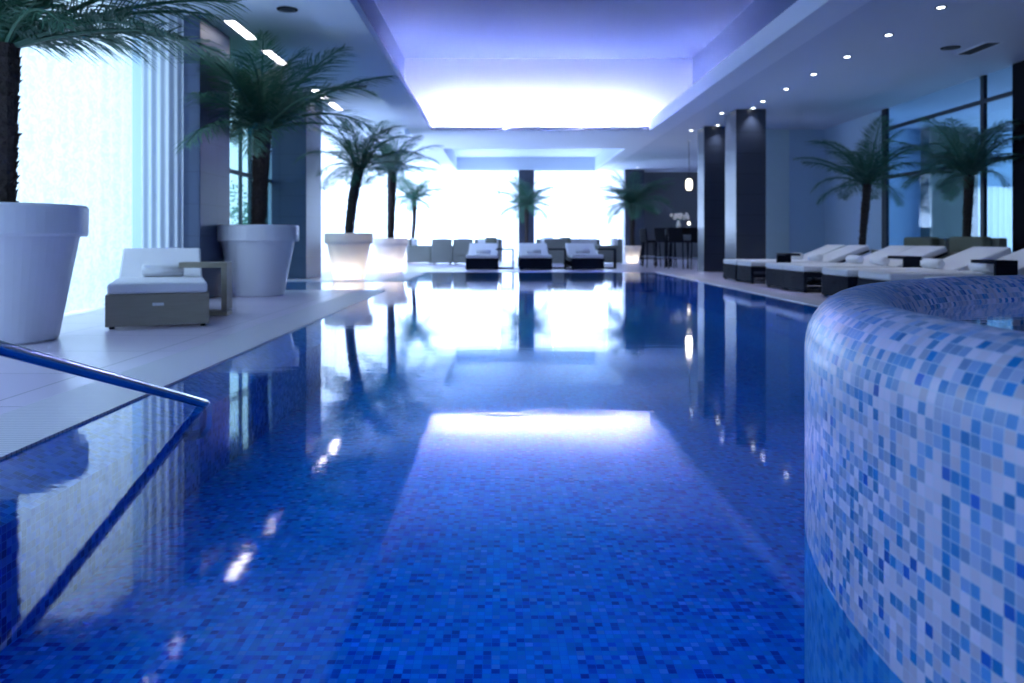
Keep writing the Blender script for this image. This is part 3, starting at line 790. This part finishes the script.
place(armchair(.95,'wicker armchair with white cushions partly behind the left far lounger',G1), -.40,27.0,0)
place(armchair(2.2,'wicker sofa with pale cushions behind the middle and right far loungers',G1,cush=M['fabric_g'],name='wicker_sofa'), 2.35,27.2,0)
place(armchair(.70,'wicker armchair seen from behind between the middle and right far loungers',G1), 1.70,24.6,PI)
place(armchair(.85,'wicker armchair at the right end of the far seating group',G1), 3.45,25.5,PI/2*-1)
# throw cushions
def cushion(x, y, z, m, label, rx=-.35, rz=0, s=.40):
    b = MB(); n = 8; vs = []; fs = []
    for side in (1,-1):
        o = len(vs)
        for i in range(n+1):
            for j in range(n+1):
                u = i/n*2-1; v = j/n*2-1
                d = .07*(1-u*u)**.5*(1-v*v)**.5 if abs(u) < 1 and abs(v) < 1 else 0
                pinch = 1-.06*(u*u)*(v*v)
                vs.append((u*s/2*pinch, side*d, v*s/2*pinch))
        for i in range(n):
            for j in range(n):
                a = o+i*(n+1)+j; f = (a,a+1,a+n+2,a+n+1); fs.append(f if side > 0 else tuple(reversed(f)))
    b.add(vs, fs); q = b.build('throw_cushion', m, smooth=True); q.location = (x,y,z); q.rotation_euler = (rx,0,rz)
    tag(q, label, 'cushion', 'throw cushions on the far seats')
cushion(2.20,27.02,.66,M['cush_dark'],'olive throw cushion in the middle of the far wicker sofa')
cushion(1.62,27.02,.66,M['fabric'],'white throw cushion at the left end of the far wicker sofa')
cushion(-.30,26.82,.66,M['cush_dark'],'olive throw cushion on the armchair behind the left far lounger')
G2 = 'wicker seats by the right glass'
place(armchair(1.15,'olive-grey wicker armchair behind the right loungers by the glass, nearest the tub',G2,cush=M['cush_dark']), 6.88,12.05,PI/2*-1)
place(armchair(1.15,'olive-grey wicker armchair behind the right loungers, between the two dark palms',G2,cush=M['cush_dark']), 6.88,13.45,PI/2*-1)
# ------------------------------------------------------------------ bar corner
def bar_table(x, y):
    t = tag(empty('bar_table', (x,y,0)), 'tall black bar table beyond the right pillars', 'table')
    MB().box(-.75,-.35,1.06,.75,.35,1.10).build('table_top', M['black_s'], t, bevel=.004)
    b = MB(); b.box(-.70,-.30,.90,.70,.30,1.06); b.build('apron', M['black_s'], t)
    for sx in (-1,1):
        for sy in (-1,1): MB().box(sx*.68-.03,sy*.28-.03,0,sx*.68+.03,sy*.28+.03,.90).build('leg', M['black_s'], t)
bar_table(5.45,22.6)
def stool():
    t = tag(empty('bar_stool'), 'x', 'stool', 'black bar stools')
    MB().box(-.20,-.20,.68,.20,.20,.74).build('seat', M['black_s'], t, bevel=.02)
    rot = Matrix.Translation((0,.17,.72)) @ Matrix.Rotation(-.12, 4, 'X')
    MB().box(-.20,0,0,.20,.04,.36, mat=rot).build('backrest', M['black_s'], t, bevel=.015)
    for sx in (-1,1):
        for sy in (-1,1):
            MB().tube([(sx*.17,sy*.17,.70),(sx*.20,sy*.20,0)], .016, 8).build('leg', M['black_s'], t)
    b = MB(); p = [(-.185,-.185),(.185,-.185),(.185,.185),(-.185,.185)]
    for k in range(4): b.tube([(p[k][0],p[k][1],.28),(p[(k+1)%4][0],p[(k+1)%4][1],.28)], .011, 8)
    b.build('footrest', M['metal'], t)
    return t
s0 = stool()
for i, (x, y, rz, lab) in enumerate([(4.22,22.3,PI/2+.15,'black bar stool farthest left, nearest the glowing planter'),(4.50,21.7,PI/2+.5,'black bar stool second from the left, turned toward the bar table'),
                   (4.70,21.05,PI/2+1.0,'black bar stool standing left of the pair at the farther pillar'),(5.10,20.72,PI,'black bar stool with its back to the pool, close to the farther right pillar'),(4.35,23.4,PI/2,'black bar stool behind the others at the end of the bar table')]):
    o = s0 if i == 0 else copy_tree(s0)
    o.location = (x,y,0); o.rotation_euler = (0,0,rz); o['label'] = lab
# flowers in a vase
t = tag(empty('flower_vase', (5.02,22.5,1.10)), 'vase of white flowers on the tall bar table', 'flowers')
MB().lathe([(.001,0),(.05,0),(.065,.05),(.05,.13),(.03,.17),(.035,.20)], 20).build('vase', M['plate'], t, smooth=True)
rnd = random.Random(3); b = MB(); bs = MB()
for k in range(26):
    c = Vector((rnd.gauss(0,.12), rnd.gauss(0,.08), .28+rnd.uniform(-.03,.10)))
    bs.tube([(0,0,.18), tuple(c)], .003, 4)
    for j in range(6):
        a = j*PI/3; d = Vector((math.cos(a), .5*math.sin(a), math.sin(a)))*.045; e = Vector((-d.z, 0, d.x))*.5
        b.add([c, c+d*.6+e, c+d, c+d*.6-e], [(0,1,2,3)])
b.build('flowers', M['fabric'], t); bs.build('stems', M['leaf2'], t)
# lamp on table, pendant
t = tag(empty('table_lamp', (5.30,22.45,1.10)), 'small lit lamp on the bar table right of the flowers', 'lamp')
MB().lathe([(.001,0),(.05,0),(.05,.012),(.008,.02),(.008,.09)], 20).build('base', M['metal'], t)
MB().lathe([(.045,.08),(.03,.16),(.001,.165)], 20).build('lamp_shade', M['pend'], t)
t = tag(empty('pendant_lamp', (5.08,21.5,ZC)), 'small glowing glass pendant lamp beside the farther right pillar', 'lamp')
MB().tube([(0,0,0),(0,0,-1.02)], .006, 6).build('cord', M['black_s'], t)
MB().lathe([(.001,-.0),(.05,0),(.05,-.02),(.001,-.02)], 20).build('ceiling_rose', M['plate'], t)
MB().lathe([(.02,-1.02),(.07,-1.05),(.09,-1.13),(.085,-1.25),(.06,-1.33)], 24).build('lamp_shade', M['pend'], t, smooth=True)
light('POINT', 'pendant_glow', (5.08,21.5,2.0), (0,0,0), 6, (1,.9,.7), shadow_soft_size=.08)

# ------------------------------------------------------------------ sky, camera
w = bpy.data.worlds.new('World'); sc.world = w; w.use_nodes = True
bg = w.node_tree.nodes['Background']; bg.inputs[0].default_value = (.48,.76,1.0,1); bg.inputs[1].default_value = 1.8

cam = bpy.data.cameras.new('Camera'); co = bpy.data.objects.new('Camera', cam); C.objects.link(co)
co.location = (0,0,H); co.rotation_euler = (PI/2,0,0)
cam.sensor_width = 36; cam.lens = 36*F/1024; cam.sensor_fit = 'HORIZONTAL'
cam.shift_x = 12/1024; cam.shift_y = -101.5/1024
cam.clip_start = .02; cam.clip_end = 200
cam.dof.use_dof = True; cam.dof.focus_distance = 2.6; cam.dof.aperture_fstop = 3.2
sc.camera = co
sc.view_settings.view_transform = 'Standard'; sc.view_settings.look = 'None'; sc.view_settings.gamma = 1; sc.view_settings.use_curve_mapping = False
sc.view_settings.exposure = 0.58
cy = sc.cycles
cy.max_bounces = 8; cy.diffuse_bounces = 5; cy.glossy_bounces = 4; cy.transparent_max_bounces = 16; cy.transmission_bounces = 6
cy.caustics_reflective = False; cy.caustics_refractive = False; cy.sample_clamp_indirect = 80
cy.use_denoising = True
